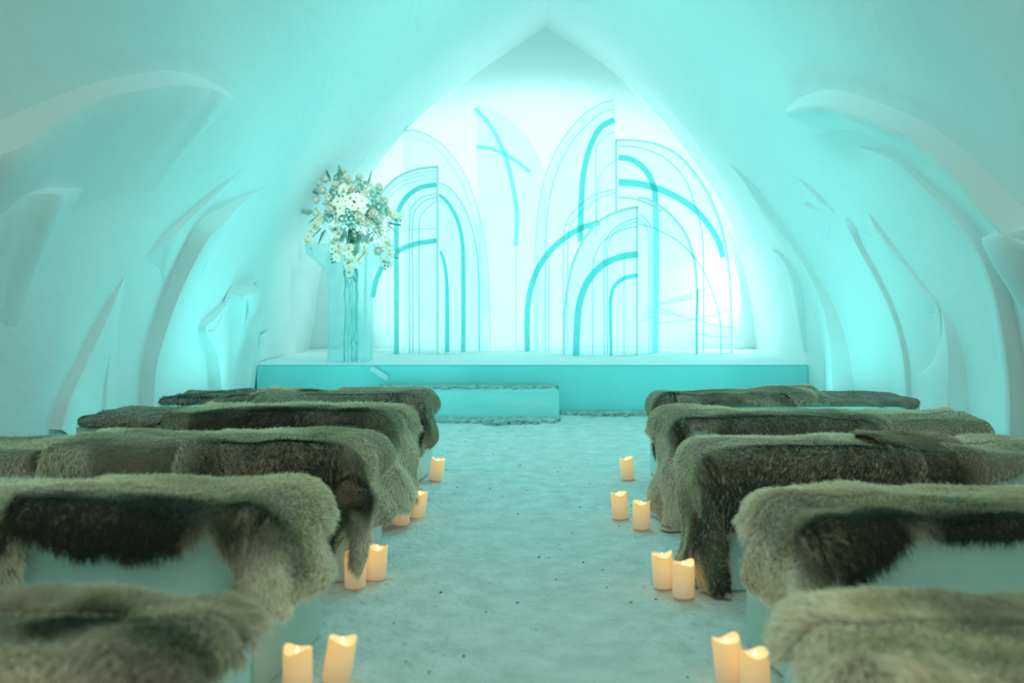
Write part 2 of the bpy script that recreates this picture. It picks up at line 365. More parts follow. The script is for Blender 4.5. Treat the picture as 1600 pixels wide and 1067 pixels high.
# ------------------------------------------------------------------ ice arch panels
ZP = .435
def strip(name, pts, wpx, Y, material, parent, thick=.03, n=6, yoff=0):
    """flat band of the given pixel width following a curve in the plane y = Y"""
    if len(pts) > 2: cv = catmull(pts, n)
    else: cv = [np.array(p, float) for p in pts]
    V = []; N_ = len(cv)
    for i, p in enumerate(cv):
        a = cv[max(0, i-1)]; b = cv[min(N_-1, i+1)]; t = Vector((b[0]-a[0], b[1]-a[1])).normalized()
        wv = wpx if not isinstance(wpx, (list, tuple)) else wpx[0]+(wpx[1]-wpx[0])*i/(N_-1)
        for sg in (-1, 1):
            q = at(p[0]-t.y*sg*wv/2, p[1]+t.x*sg*wv/2, Y); q.z = max(q.z, ZP-.03)
            for yy in (yoff, yoff+thick): V.append((q.x, Y+yy, q.z))
    Fc = []
    for i in range(N_-1):
        k = i*4
        Fc += [(k, k+4, k+6, k+2), (k+1, k+3, k+7, k+5), (k, k+1, k+5, k+4), (k+2, k+6, k+7, k+3)]
    Fc += [(0, 2, 3, 1), (N_*4-4, N_*4-3, N_*4-1, N_*4-2)]
    o = mesh(name, V, Fc, material); loc(o, parent); return o
def panel(outline, Y, label, thick=.07, rim=None, material='panel', straight=None):
    """outline: curved pixel points; the two straight sides close it along the platform"""
    cv = [tuple(p) for p in catmull(outline, 6)]
    pts = [at(x, y, Y) for x, y in cv]
    xs = straight if straight else outline[0][0]
    x0 = at(xs, 0, Y).x; x1 = pts[-1].x
    poly = [(p.x, p.z) for p in pts]+[(x1, ZP-.03), (x0, ZP-.03)]
    root = empty('ice_arch_panel', ((x0+x1)/2, Y, ZP)); tag(root, label, 'ice panel', 'engraved ice panels on the platform')
    bm = bmesh.new(); f = bm.faces.new([bm.verts.new((x, Y, z)) for x, z in poly])
    r = bmesh.ops.extrude_face_region(bm, geom=[f]); bmesh.ops.translate(bm, vec=(0, thick, 0), verts=[e for e in r['geom'] if isinstance(e, bmesh.types.BMVert)])
    bmesh.ops.recalc_face_normals(bm, faces=bm.faces[:])
    me = bpy.data.meshes.new('pane'); bm.to_mesh(me); bm.free(); loc(link('pane', me, material), root)
    if rim: strip('edge', outline+[(outline[-1][0], 560)], rim, Y, 'rim', root, thick=thick+.006, yoff=-.003)
    return root
IN = [0]
def inlay(root, pts, w, Y, material='inlay'):
    IN[0] += 1; return strip('inlay', pts, w, Y, material, root, thick=.012, yoff=-.013-.0135*(IN[0] % 2))
def groove(root, pts, Y, w=1.6, material='groove'):
    IN[0] += 1; return strip('groove', pts, w, Y, material, root, thick=.002, yoff=-.003-.0022*(IN[0] % 4))

# back left tall pale panel
Y = 9.82
r = panel([(630, 203), (655, 205), (690, 225), (725, 270), (750, 340), (762, 420), (766, 546)], Y, 'tall pale ice arch at the back left, rising behind the smaller left arch', rim=1.2)
groove(r, [(640, 210), (680, 230), (715, 275), (738, 330), (750, 400), (754, 548)], Y, 1.2, 'rim')
# faint panel with the two crossing bands
Y = 9.78
r = panel([(745, 160), (770, 170), (800, 190), (835, 230), (852, 290), (857, 370), (858, 548)], Y, 'tall pale ice arch at the back centre with two crossing faint bands')
inlay(r, [(742, 170), (765, 195), (785, 232), (797, 270), (806, 320), (808, 345), (806, 385)], (6, 7), Y, 'inlay_pale')
inlay(r, [(744, 230), (765, 232), (790, 242), (810, 255), (829, 270)], 5, Y, 'inlay_pale')
groove(r, [(806, 385), (806, 460), (806, 550)], Y, 1.5, 'rim')
# tall centre panel, left half of an arch
Y = 9.62
r = panel([(961, 155), (935, 163), (905, 185), (870, 232), (848, 290), (838, 360), (835, 440), (834, 548)], Y, 'tallest ice half arch, at the centre, straight edge on its right', rim=1.2)
groove(r, [(961, 170), (935, 180), (895, 220), (866, 280), (854, 350), (852, 440), (852, 549)], Y, 1.2)
inlay(r, [(960, 187), (938, 200), (922, 230), (912, 270), (908, 320), (907, 378)], 9, Y)
inlay(r, [(937, 348), (905, 358), (870, 382), (845, 412), (830, 448), (824, 490), (824, 552)], 9, Y)
groove(r, [(961, 206), (945, 212), (935, 225), (931, 250), (931, 370)], Y, 1.2)
groove(r, [(961, 252), (945, 262), (936, 282), (933, 320), (932, 350)], Y, 1.0)
groove(r, [(961, 296), (930, 304), (905, 322), (884, 350), (880, 400), (880, 548)], Y, 1.4)
groove(r, [(961, 302), (935, 310), (908, 332), (890, 358), (887, 410), (887, 548)], Y, 1.4)
groove(r, [(840, 400), (840, 548)], Y, 1); groove(r, [(858, 400), (858, 548)], Y, 1)
# left arch: its right half stands a little behind
Y = 9.52
r = panel([(686, 284), (700, 290), (720, 312), (738, 350), (748, 410), (751, 470), (751, 548)], Y, 'lower ice half arch curving down to the right, tucked behind the left arch')
inlay(r, [(686, 304), (700, 317), (714, 342), (722, 375), (724, 420), (724, 550)], (5, 7), Y)
inlay(r, [(688, 392), (694, 408), (698, 435), (699, 470), (699, 550)], (4, 7), Y)
groove(r, [(686, 286), (705, 296), (728, 330), (742, 375), (748, 430), (749, 548)], Y, 1.5)
Y = 9.28
r = panel([(683, 260), (655, 263), (625, 274), (600, 295), (582, 325), (573, 370), (570, 450), (570, 552)], Y, 'left ice half arch behind the flowers, straight edge on its right', rim=2.5)
strip('edge', [(683, 260), (683, 552)], 2.5, Y, 'rim', r, thick=.076, yoff=-.003)
inlay(r, [(682, 289), (658, 293), (638, 306), (625, 325), (620, 350), (620, 450), (620, 555)], 7.5, Y)
inlay(r, [(682, 376), (655, 380), (630, 388), (606, 405), (590, 432), (582, 465)], 8, Y)
for k, (x, t) in enumerate(((640, 303), (645, 308), (655, 314))):
    groove(r, [(682, t), (x+20, t+5), (x+6, t+18), (x, t+38), (x, 450), (x, 553)], Y, 1.5)
for t in (267, 272, 279): groove(r, [(682, t), (655, t+3), (625, t+14), (602, t+36), (590, t+62)], Y, 1.1)
groove(r, [(626, 361), (650, 358), (682, 357)], Y, 1)
# large right arch
Y = 9.36
r = panel([(963, 218), (995, 219), (1030, 226), (1065, 246), (1100, 290), (1125, 345), (1138, 405), (1143, 470), (1144, 554)], Y, 'large ice half arch on the right, straight edge on its left, two thick bands crossing', rim=2)
strip('edge', [(963, 218), (963, 330)], 2.5, Y, 'rim', r, thick=.076, yoff=-.003)
inlay(r, [(966, 246), (985, 249), (1005, 262), (1019, 285), (1024, 315), (1025, 400), (1024, 555)], 9, Y)
inlay(r, [(966, 285), (1000, 288), (1040, 300), (1080, 323), (1105, 350), (1122, 378), (1129, 402)], (11, 8), Y)
groove(r, [(966, 228), (1000, 231), (1040, 248), (1070, 280), (1086, 320), (1094, 350), (1099, 400), (1099, 552)], Y, 1.6)
for yb, x0, y0, x1, y1 in ((0, 1026, 476, 1082, 462), (0, 1028, 474, 1110, 448), (0, 1026, 504, 1060, 500), (0, 1060, 503, 1143, 484), (0, 1028, 480, 1084, 500), (0, 1030, 488, 1070, 492), (0, 1060, 470, 1112, 458), (0, 1090, 500, 1143, 512), (0, 1085, 520, 1140, 527), (0, 1000, 490, 1022, 484), (0, 1000, 502, 1022, 492)):
    strip('crack', [(x0, y0), ((x0+x1)/2, (y0+y1)/2+2), (x1, y1)], 1.3, Y, 'inlay_pale', r, thick=.004, yoff=-.005)
# small front right half, white rim
Y = 9.18
r = panel([(998, 308), (1015, 312), (1045, 332), (1070, 362), (1084, 400), (1090, 450), (1090, 556)], Y, 'small ice half arch at the front right of centre with a frosted white rim', rim=2.2)
groove(r, [(998, 350), (1030, 360), (1068, 384), (1098, 422), (1118, 470), (1126, 510), (1126, 555)], Y, 1.8)
groove(r, [(998, 342), (1008, 352), (1014, 372), (1014, 420), (1014, 554)], Y, 1.4)
groove(r, [(1000, 335), (1012, 346), (1018, 366), (1018, 420), (1018, 554)], Y, 1.4)
groove(r, [(1090, 450), (1088, 500), (1088, 555)], Y, 2, 'groove')
# small front left half, nearest
Y = 9.05
r = panel([(996, 323), (970, 329), (940, 343), (915, 370), (896, 410), (886, 455), (882, 500), (881, 558)], Y, 'small nearest ice half arch right of centre, frosted rim and two thick bands', rim=4)
strip('edge', [(996, 323), (996, 556)], 2.2, Y, 'rim', r, thick=.076, yoff=-.003)
inlay(r, [(996, 397), (968, 402), (940, 415), (918, 440), (905, 475), (901, 520), (900, 557)], 10.5, Y)
inlay(r, [(996, 430), (975, 435), (960, 447), (954, 468), (954, 510), (955, 557)], (7, 4.5), Y)
groove(r, [(996, 341), (975, 348), (955, 362), (945, 385), (944, 430), (944, 554)], Y, 1.5)
groove(r, [(996, 346), (975, 353), (958, 366), (949, 388), (949, 430), (949, 554)], Y, 1.5)
groove(r, [(996, 354), (970, 360), (942, 378), (928, 405), (926, 440), (926, 554)], Y, 1.5)
groove(r, [(975, 400), (975, 552)], Y, 1.2)
strip('rim_line', [(965, 308), (985, 309), (1010, 316), (1035, 330)], 3, Y, 'rim', r, thick=.02, yoff=.02)

# snow drifts at the panel feet
for (x0, x1, yy, lab) in ((-1.5, -.6, 9.3, 'left'), (.2, 1.1, 9.1, 'centre'), (.9, 2.0, 9.36, 'right'), (-2.3, -1.4, 9.6, 'far left')):
    o = blobs('snow_drift', [(random.uniform(x0, x1), yy+random.gauss(0, .05), .43, random.uniform(.01, .03)) for _ in range(160)], 'top_snow')
    tag(o, {'left': 'loose snow banked along the foot of the left ice arch', 'centre': 'loose snow banked at the foot of the nearest small ice arch', 'right': 'loose snow along the foot of the large right ice arch', 'far left': 'loose snow on the platform at far left behind the pedestal'}[lab], 'snow', kind='stuff')

# ------------------------------------------------------------------ pedestal and flowers
PY = 8.42; px_m = PY/F
pc = at(548, 450, PY).x
ped = empty('ice_pedestal', (pc, PY, ZP)); tag(ped, 'clear ice pedestal with flared top holding the white flowers', 'pedestal')
def loft(name, secs, material, parent):
    """secs: (z, half width x, half width y, chamfer) stacked chamfered squares"""
    V = []; 
    for z, hx, hy, c in secs:
        for sx, sy in ((1, -1), (1, 1), (-1, 1), (-1, -1)):
            a = (sx*hx, sy*(hy-c)); b = (sx*(hx-c), sy*hy)
            if sx*sy < 0: V += [(*b, z), (*a, z)]
            else: V += [(*a, z), (*b, z)]
    n = len(secs); Fc = [tuple(range(8))[::-1], tuple(range((n-1)*8, n*8))]
    for i in range(n-1):
        for k in range(8): Fc.append((i*8+k, i*8+(k+1) % 8, (i+1)*8+(k+1) % 8, (i+1)*8+k))
    return mesh(name, V, Fc, material, parent)
hz = lambda y: H-(y-CY)*PY/F-ZP
W2 = 31*px_m
loft('column', [(-.01, W2, W2*.9, .02), (hz(426), W2, W2*.9, .02)], 'pedestal', ped)
loft('flared_top', [(hz(426)+.001, W2, W2*.9, .02), (hz(396), 64*px_m, .22, .08), (hz(382), 66*px_m, .23, .08)], 'pedestal', ped)
def tube(name, pts, r, material, parent, seg=6, taper=1.0):
    V = []; P = [Vector(p) for p in pts]
    for i, p in enumerate(P):
        t = (P[min(i+1, len(P)-1)]-P[max(i-1, 0)]).normalized(); a = t.orthogonal().normalized(); b = t.cross(a)
        rr = r*(1+(taper-1)*i/max(1, len(P)-1))
        for k in range(seg): V.append(p+a*rr*math.cos(2*PI*k/seg)+b*rr*math.sin(2*PI*k/seg))
    n = len(P); Fc = [(i*seg+k, i*seg+(k+1) % seg, (i+1)*seg+(k+1) % seg, (i+1)*seg+k) for i in range(n-1) for k in range(seg)]
    Fc += [tuple(range(seg))[::-1], tuple(range((n-1)*seg, n*seg))]
    return mesh(name, V, Fc, material, parent, True)
for dx, r0 in ((-9, .009), (-4, .005), (0, .006), (3, .005), (8, .013), (10, .007)):
    pts = [((dx+random.uniform(-1.6, 1.6))*px_m, random.uniform(-.02, .02), z) for z in np.linspace(0.0, hz(420), 16)]
    tube('frozen_stem', pts, r0, 'frozen', ped)

def S(cx, cy): return 470+cx/5.335, 250+cy/5.335
fl = empty('flower_arrangement', (at(553, 0, PY).x, PY, ZP+hz(382))); tag(fl, 'large bouquet of white blooms with trailing orchids standing on the ice pedestal', 'flowers')
def to_fl(px, py, dy): return at(px, py, PY+dy)-fl.location-Vector((0, 0, 0))
BC = at(553, 325, PY)-fl.location
tube('stem_bundle', [(0, 0, -.12), (0, 0, .05), (BC.x, 0, BC.z)], .045, 'stem', fl, 8)
def petal(bm, L, W, cup, tilt, az, z0=0, r0=0, curl=0):
    rows = 4; vs = []
    R = Matrix.Rotation(az, 3, 'Z')
    for i in range(rows+1):
        t = i/rows; wv = W*math.sin(PI*(.12+.83*t))**.8
        a = tilt+curl*t; x = r0+L*t*math.cos(a); z = z0+L*t*math.sin(a)
        row = []
        for k in (-1, 0, 1):
            v = Vector((x, k*wv/2, z+cup*abs(k)*wv)); row.append(bm.verts.new(R @ v))
        vs.append(row)
    for i in range(rows):
        for k in range(2): bm.faces.new((vs[i][k], vs[i+1][k], vs[i+1][k+1], vs[i][k+1]))
def build(name, fn, mats):
    bm = bmesh.new(); fn(bm); me = bpy.data.meshes.new(name); bm.to_mesh(me); bm.free()
    for m in mats: me.materials.append(M[m])
    me.polygons.foreach_set('use_smooth', [True]*len(me.polygons)); return me
def ball(bm, r, c=(0, 0, 0), mi=0, sub=1):
    g = bmesh.ops.create_icosphere(bm, subdivisions=sub, radius=r, matrix=Matrix.Translation(c))
    for v in g['verts']:
        for f in v.link_faces: f.material_index = mi
def f_rose(bm):      # a round, many-petalled bloom facing +Z
    ball(bm, .017, (0, 0, .016))
    for ring, (n, t, L, z) in enumerate(((5, 1.25, .028, .006), (7, .95, .033, .003), (8, .6, .036, 0), (9, .15, .036, -.003))):
        for k in range(n): petal(bm, L, .024, .35, t, 2*PI*k/n+ring*.4, z, .006, .5)
def f_orchid(bm):
    for k, (L, W) in enumerate(((.036, .026), (.040, .040), (.034, .024), (.034, .024), (.040, .040))):
        petal(bm, L, W, .15, .12, 2*PI*k/5+PI/2, 0, .002, -.2)
    n0 = len(bm.faces); bm.faces.ensure_lookup_table()
    ball(bm, .006, (0, -.003, .004), 1)
def f_cluster(bm):   # small florets of a filler head
    for k in range(16):
        a = k*2.4; ph = math.acos(1-k/16*1.2); c = Vector((math.sin(ph)*math.cos(a), math.sin(ph)*math.sin(a), math.cos(ph)))*.036
        q = c.to_track_quat('Z', 'Y').to_matrix().to_4x4()
        b2 = bmesh.new()
        for j in range(4): petal(b2, .014, .012, .2, .3, PI/2*j, 0, 0)
        for f in b2.faces:
            bm.faces.new([bm.verts.new((Matrix.Translation(c) @ q) @ v.co) for v in f.verts])
        b2.free()
def f_fern(bm):      # a feathery sprig along +X
    n = 11
    for i in range(n):
        x = .01+.012*i; L = .045*(1-i/n*.7)
        for sg in (-1, 1):
            a = bm.verts.new((x, 0, 0)); b = bm.verts.new((x+L*.5, sg*L*.6, .006)); c = bm.verts.new((x+L*.75, sg*L, .0)); d = bm.verts.new((x+.009, 0, 0))
            bm.faces.new((a, b, c)); bm.faces.new((a, c, d))
    v = [bm.verts.new(p) for p in ((0, -.0015, 0), (.15, -.0005, 0), (.15, .0005, 0), (0, .0015, 0))]; bm.faces.new(v)
def f_blade(bm):
    petal(bm, .11, .016, .2, .1, 0, 0, 0, -.4)
def f_bud(bm): ball(bm, .0075, (0, 0, 0), 0, 2)
ME = {'bloom': build('bloom', f_rose, ['petal']), 'orchid': build('orchid', f_orchid, ['petal', 'centre']), 'orchid_cream': build('orchid_cream', f_orchid, ['petal_cream', 'centre']),
      'filler': build('filler', f_cluster, ['leaf_pale']), 'fern': build('fern', f_fern, ['leaf']), 'leaf': build('leaf', f_blade, ['leaf']), 'bud': build('bud', f_bud, ['bud']), 'filler_white': build('filler_white', f_cluster, ['petal'])}
def put(kind, p, d, sc_=1, name=None):
    o = bpy.data.objects.new(name or kind, ME[kind]); C.objects.link(o); o.parent = fl; o.location = p
    q = Vector(d).to_track_quat('Z', 'Y') if kind not in ('fern', 'leaf') else Vector(d).to_track_quat('X', 'Z')
    o.rotation_mode = 'QUATERNION'; o.rotation_quaternion = q @ Euler((0, 0, random.uniform(0, 6)) if kind not in ('fern', 'leaf') else (random.uniform(-1, 1), 0, 0)).to_quaternion(); o.scale = (sc_,)*3
def front(cx, cy, extra=0):
    px, py = S(cx, cy); v = at(px, py, PY)-fl.location; dx = v.x-BC.x; dz = v.z-BC.z; rr = math.hypot(dx, dz)
    dy = -math.sqrt(max(.0, .30**2-rr*rr))*.85 if rr < .30 else 0
    dy = min(dy, -.05)
    if py > 384 and 488 < px < 614: dy = min(dy, -.28)
    v = at(px, py, PY+dy+extra)-fl.location
    return v, (v-BC)+Vector((0, -.18, 0))
for c in ((360, 108), (390, 165), (485, 155), (225, 175), (165, 200), (200, 265), (150, 335), (262, 405), (598, 440), (645, 240), (553, 520), (450, 620), (640, 745), (300, 215), (440, 240), (690, 345), (530, 300), (490, 470), (150, 440), (640, 480), (100, 600)):
    v, d = front(*c); put('bloom', v, d, random.uniform(1.25, 1.5))
for c in ((310, 350), (375, 345), (330, 400), (460, 310), (510, 345), (430, 385), (355, 245), (520, 400), (180, 480)):
    v, d = front(*c, -.03); put('orchid', v, d+Vector((0, -.3, 0)), random.uniform(1.25, 1.6))
trails = [[(150, 500), (120, 545), (90, 600), (70, 640), (60, 680)], [(290, 530), (285, 580), (310, 620), (300, 655), (262, 690), (322, 715), (270, 745), (320, 770), (300, 812)], [(400, 740), (400, 790), (430, 835), (385, 860), (410, 895), (405, 940)],
          [(545, 680), (530, 720), (535, 765), (490, 820), (475, 840)], [(650, 530), (640, 580), (665, 620), (710, 650), (720, 700), (700, 730), (745, 760), (745, 790)], [(690, 850), (735, 860), (690, 840)], [(720, 410), (750, 440), (785, 460), (815, 475)]]
for ti, tr_ in enumerate(trails):
    P3 = []
    for c in tr_:
        v, d = front(*c, -.02); P3.append(v)
        put('orchid_cream' if random.random() < .35 else 'orchid', v+Vector((0, random.uniform(-.03, .02), 0)), (random.uniform(-.4, .4), -1, random.uniform(-.5, .2)), random.uniform(.95, 1.25), 'orchid')
        if random.random() < .8: put('orchid', v+Vector((random.uniform(-.025, .025), random.uniform(0, .03), random.uniform(-.02, .02))), (random.uniform(-.8, .8), -1, random.uniform(-.6, .3)), random.uniform(.65, .9))
    tube('trailing_stem', [BC+Vector((0, -.05, 0))]+P3, .0028, 'stem', fl, 5)
for c in ((80, 735), (85, 748), (260, 740), (290, 765), (255, 785), (255, 828), (280, 850), (262, 855), (362, 930), (362, 955), (412, 985), (440, 983), (450, 998), (700, 880), (728, 890), (705, 908), (792, 815), (806, 815), (795, 503), (832, 508), (826, 540), (280, 615), (283, 690)):
    v, d = front(*c, -.03); put('bud', v, (0, 0, 1), random.uniform(.7, 1.15))
for a, b in (((385, 660), (355, 900)), ((500, 660), (450, 810)), ((590, 570), (790, 815)), ((690, 440), (795, 500)), ((630, 640), (642, 730))):
    tube('trailing_stem', [front(*a, -.03)[0], front(*b, -.03)[0]], .0026, 'stem', fl, 5)
for c, k in (((400, 500), 0), ((350, 540), 0), ((450, 540), 0), ((330, 460), 1), ((270, 550), 1), ((400, 440), 0), ((560, 350), 0), ((620, 330), 0), ((480, 215), 0), ((250, 330), 1), ((610, 560), 1), ((580, 640), 0), ((230, 480), 0), ((700, 420), 0), ((600, 280), 0), ((380, 300), 1), ((560, 250), 1), ((310, 290), 0), ((470, 560), 1), ((500, 510), 1), ((740, 480), 1), ((660, 400), 0), ((320, 160), 0), ((700, 560), 1)):
    v, d = front(*c, .02); put(('filler', 'filler_white')[k], v, d, random.uniform(1.0, 1.5))
for k in range(70):  # more blooms and filler between the placed ones
    a = random.uniform(PI, 2*PI); e = random.uniform(-.5, 1.3); d = Vector((math.cos(a)*math.cos(e), math.sin(a)*math.cos(e)*.8, math.sin(e)*.85))
    put(('bloom', 'filler_white', 'orchid', 'filler')[k % 4], BC+Vector((0, 0, .02))+d*random.uniform(.17, .26), d, random.uniform(1.0, 1.35))
for k in range(44):
    a = random.uniform(0, 2*PI); e = random.uniform(-1, 1.4); d = Vector((math.cos(a)*math.cos(e), math.sin(a)*math.cos(e), math.sin(e)*.8))
    put('filler_white' if k % 3 else 'filler', BC+d*random.uniform(.08, .17), d, random.uniform(1.2, 1.7))
for k in range(45):
    a = random.uniform(0, 2*PI); e = random.uniform(-.6, 1.3); d = Vector((math.cos(a)*math.cos(e), math.sin(a)*math.cos(e), math.sin(e)*.9))
    put('fern', BC+d*random.uniform(.10, .17), d+Vector((0, 0, -.1)), random.uniform(.7, 1.0))
for c, d in (((160, 290), (-1, 0, .7)), ((150, 300), (-1, 0, .9)), ((130, 480), (-1, 0, -.6)), ((110, 440), (-1, 0, .15)), ((710, 540), (1, 0, -.5)), ((700, 520), (1, 0, -.2)), ((450, 600), (.3, -.3, -1)), ((420, 600), (-.2, -.3, -1)), ((380, 590), (.05, -.3, -1)), ((180, 560), (-.6, -.3, -.7)), ((210, 570), (-.3, -.3, -.8)), ((560, 200), (.3, 0, 1)), ((320, 190), (0, 0, 1)), ((590, 500), (.5, -.3, -.6)), ((250, 190), (-.4, 0, 1)), ((470, 590), (.5, -.4, -.9)), ((360, 600), (-.5, -.4, -.9))):
    v, _ = front(*c, 0); put('fern' if random.random() < .5 else 'leaf', v, d, random.uniform(.8, 1.2))
for k in range(14):
    v, _ = front(random.uniform(330, 520), random.uniform(560, 620), random.uniform(0, .1))
    put('fern' if k % 2 else 'leaf', v, (random.uniform(-.5, .5), -.3, -1), random.uniform(.8, 1.1))
for k in range(60):
    a = random.uniform(0, 2*PI); e = random.uniform(-.9, 1.3); d = Vector((math.cos(a)*math.cos(e), math.sin(a)*math.cos(e), math.sin(e)*.9))
    put('leaf', BC+d*random.uniform(.1, .17), d, random.uniform(.7, 1.1))
for k in range(36):  # blooms round the back and sides
    a = random.uniform(.1, PI-.1); e = random.uniform(-.4, 1.2); d = Vector((math.cos(a)*math.cos(e), math.sin(a)*math.cos(e), math.sin(e)))
    put('bloom', BC+d*.25, d, random.uniform(.9, 1.1))

# ------------------------------------------------------------------ candles
def candle(px, yb, lean, label, seed, group='glowing pillar candles along the aisle'):
    Y = F*H/(yb-CY); rnd = random.Random(seed); p = at(px, yb, Y)
    root = empty('pillar_candle', (p.x, p.y, .0), (0, math.radians(lean), rnd.uniform(0, 6)))
    root.rotation_euler = (Matrix.Rotation(math.radians(lean), 3, 'Y')).to_euler()
    root['group'] = group; tag(root, label, 'candle', group)
    seg = 36; R = .0395; Hh = .122; ph = rnd.uniform(-.5, .5)
    rim = lambda a: Hh+.0065*math.cos(2*(a-ph))-.003*math.cos(3*a+seed)-.002
    V = []
    prof = [(0, 0), (.93, 0), (.99, .004), (1, .012)]
    for r, z in prof[1:]:
        V += [(R*r*math.cos(2*PI*k/seg), R*r*math.sin(2*PI*k/seg), z) for k in range(seg)]
    for t in (.4, .75): V += [(R*math.cos(2*PI*k/seg), R*math.sin(2*PI*k/seg), t*Hh) for k in range(seg)]
    for rr, dz in ((1.0, -.004), (.98, 0), (.93, .001), (.88, -.003)):
        V += [(R*rr*math.cos(2*PI*k/seg), R*rr*math.sin(2*PI*k/seg), rim(2*PI*k/seg)+dz) for k in range(seg)]
    n = len(V)//seg; Fc = [tuple(range(seg))[::-1]]+[(i*seg+k, i*seg+(k+1) % seg, (i+1)*seg+(k+1) % seg, (i+1)*seg+k) for i in range(n-1) for k in range(seg)]
    mesh('wax_body', V, Fc, 'wax', root, True)
    V = []
    for rr, f in ((.89, 0), (.7, 1), (.4, 1.4), (.08, 1.5)):
        V += [(R*rr*math.cos(2*PI*k/seg), R*rr*math.sin(2*PI*k/seg), rim(2*PI*k/seg)*(1-f/1.5)+(Hh-.011)*(f/1.5)-.003) for k in range(seg)]
    Fc = [(i*seg+k, i*seg+(k+1) % seg, (i+1)*seg+(k+1) % seg, (i+1)*seg+k) for i in range(3) for k in range(seg)]+[tuple(range(3*seg, 4*seg))]
    mesh('melted_top', V, Fc, 'wax_top', root, True)
    V = []; pr = [(.001, 0), (.004, .003), (.0045, .006), (.003, .011), (.0004, .016)]
    for r, z in pr: V += [(r*math.cos(2*PI*k/8), r*math.sin(2*PI*k/8), Hh-.012+z) for k in range(8)]
    mesh('flame', V, [(i*8+k, i*8+(k+1) % 8, (i+1)*8+(k+1) % 8, (i+1)*8+k) for i in range(4) for k in range(8)], 'flame', root, True)
for i, (px, yb, lean, lab) in enumerate([
    (1180, 1088, 0, 'upright glowing candle on the right side of the aisle, nearest to the camera'),
    (1141, 1064, -6, 'leaning glowing candle just left of the nearest right-hand candle'),
    (1068, 931, 0, 'upright glowing candle by the pale fur at the second right bench'),
    (1038, 916, -4.5, 'leaning glowing candle touching the upright one by the second right bench'),
    (1002, 825, 0, 'upright glowing candle beside the long fur flap of the fourth right bench'),
    (969, 809, -3, 'leaning glowing candle standing aisle-side of the one by the long fur flap'),
    (981, 748, -5, 'small far glowing candle leaning on the right side of the aisle, alone'),
    (465, 1082, 0, 'upright glowing candle with bright hollow top at bottom left, nearest the camera'),
    (525, 1064, 9, 'strongly leaning glowing candle at the bottom of the frame, left side of the aisle'),
    (555, 916, 1, 'glowing candle by the pale fur of the second left bench, front of its pair'),
    (587, 903, 3, 'glowing candle behind its partner by the second left bench, aisle side'),
    (651, 807, 7, 'leaning pale glowing candle on the left of the aisle by the third bench'),
    (626, 818, 6, 'glowing candle mostly hidden behind the hanging fur of the third left bench'),
    (680, 749, 9, 'far glowing candle at left half hidden behind a shaggy fur corner')]):
    candle(px, yb, lean, lab, i)

# ------------------------------------------------------------------ benches of ice
ZT = .455
ROWS = {  # (side, n): y front, depth, inner x front, inner x back, outer x
    (-1, 1): (1.47, .42, .58, .57, 1.9), (1, 1): (1.44, .42, .51, .50, 1.9),
    (-1, 2): (2.48, .46, .75, .67, 2.25), (1, 2): (2.42, .46, .75, .66, 2.25),
    (-1, 3): (3.48, .42, .70, .63, 2.25), (1, 3): (3.38, .40, .66, .62, 2.25),
    (-1, 4): (4.36, .42, .73, .62, 2.15), (1, 4): (4.26, .42, .69, .62, 2.13),
    (-1, 5): (5.20, .40, .66, .60, 2.10), (1, 5): (5.14, .40, .74, .70, 2.15)}
ORD = {1: 'nearest', 2: 'second', 3: 'third', 4: 'fourth', 5: 'farthest'}
for (sd, n), (yf, dp, xf, xb, xo) in ROWS.items():
    root = empty('ice_bench', (sd*(xf+xo)/2, yf+dp/2, 0))
    tag(root, '%s ice bench on the %s side of the aisle, draped with reindeer hides' % (ORD[n], 'left' if sd < 0 else 'right'), 'bench', 'ice benches in rows')
    # two blocks butted end to end
    for k, (f0, f1) in enumerate(((0, .5), (.5, 1))):
        bm = bmesh.new(); xs = lambda f, back: sd*((xb if back else xf)+(xo-(xb if back else xf))*f)
        g = .003
        a, b, c, d = (xs(f0, 0)+sd*g*k, yf), (xs(f1, 0), yf), (xs(f1, 1), yf+dp), (xs(f0, 1)+sd*g*k, yf+dp)
        vs = [bm.verts.new((*p, z)) for z in (-.01, ZT) for p in (a, b, c, d)]
        for q in ((0, 1, 2, 3), (4, 5, 6, 7), (0, 1, 5, 4), (1, 2, 6, 5), (2, 3, 7, 6), (3, 0, 4, 7)): bm.faces.new([vs[i] for i in q])
        bmesh.ops.recalc_face_normals(bm, faces=bm.faces[:]); bmesh.ops.bevel(bm, geom=bm.edges[:], offset=.012, segments=2, affect='EDGES')
        me = bpy.data.meshes.new('ice_block'); bm.to_mesh(me); bm.free(); loc(link('ice_block', me, 'bench'), root)

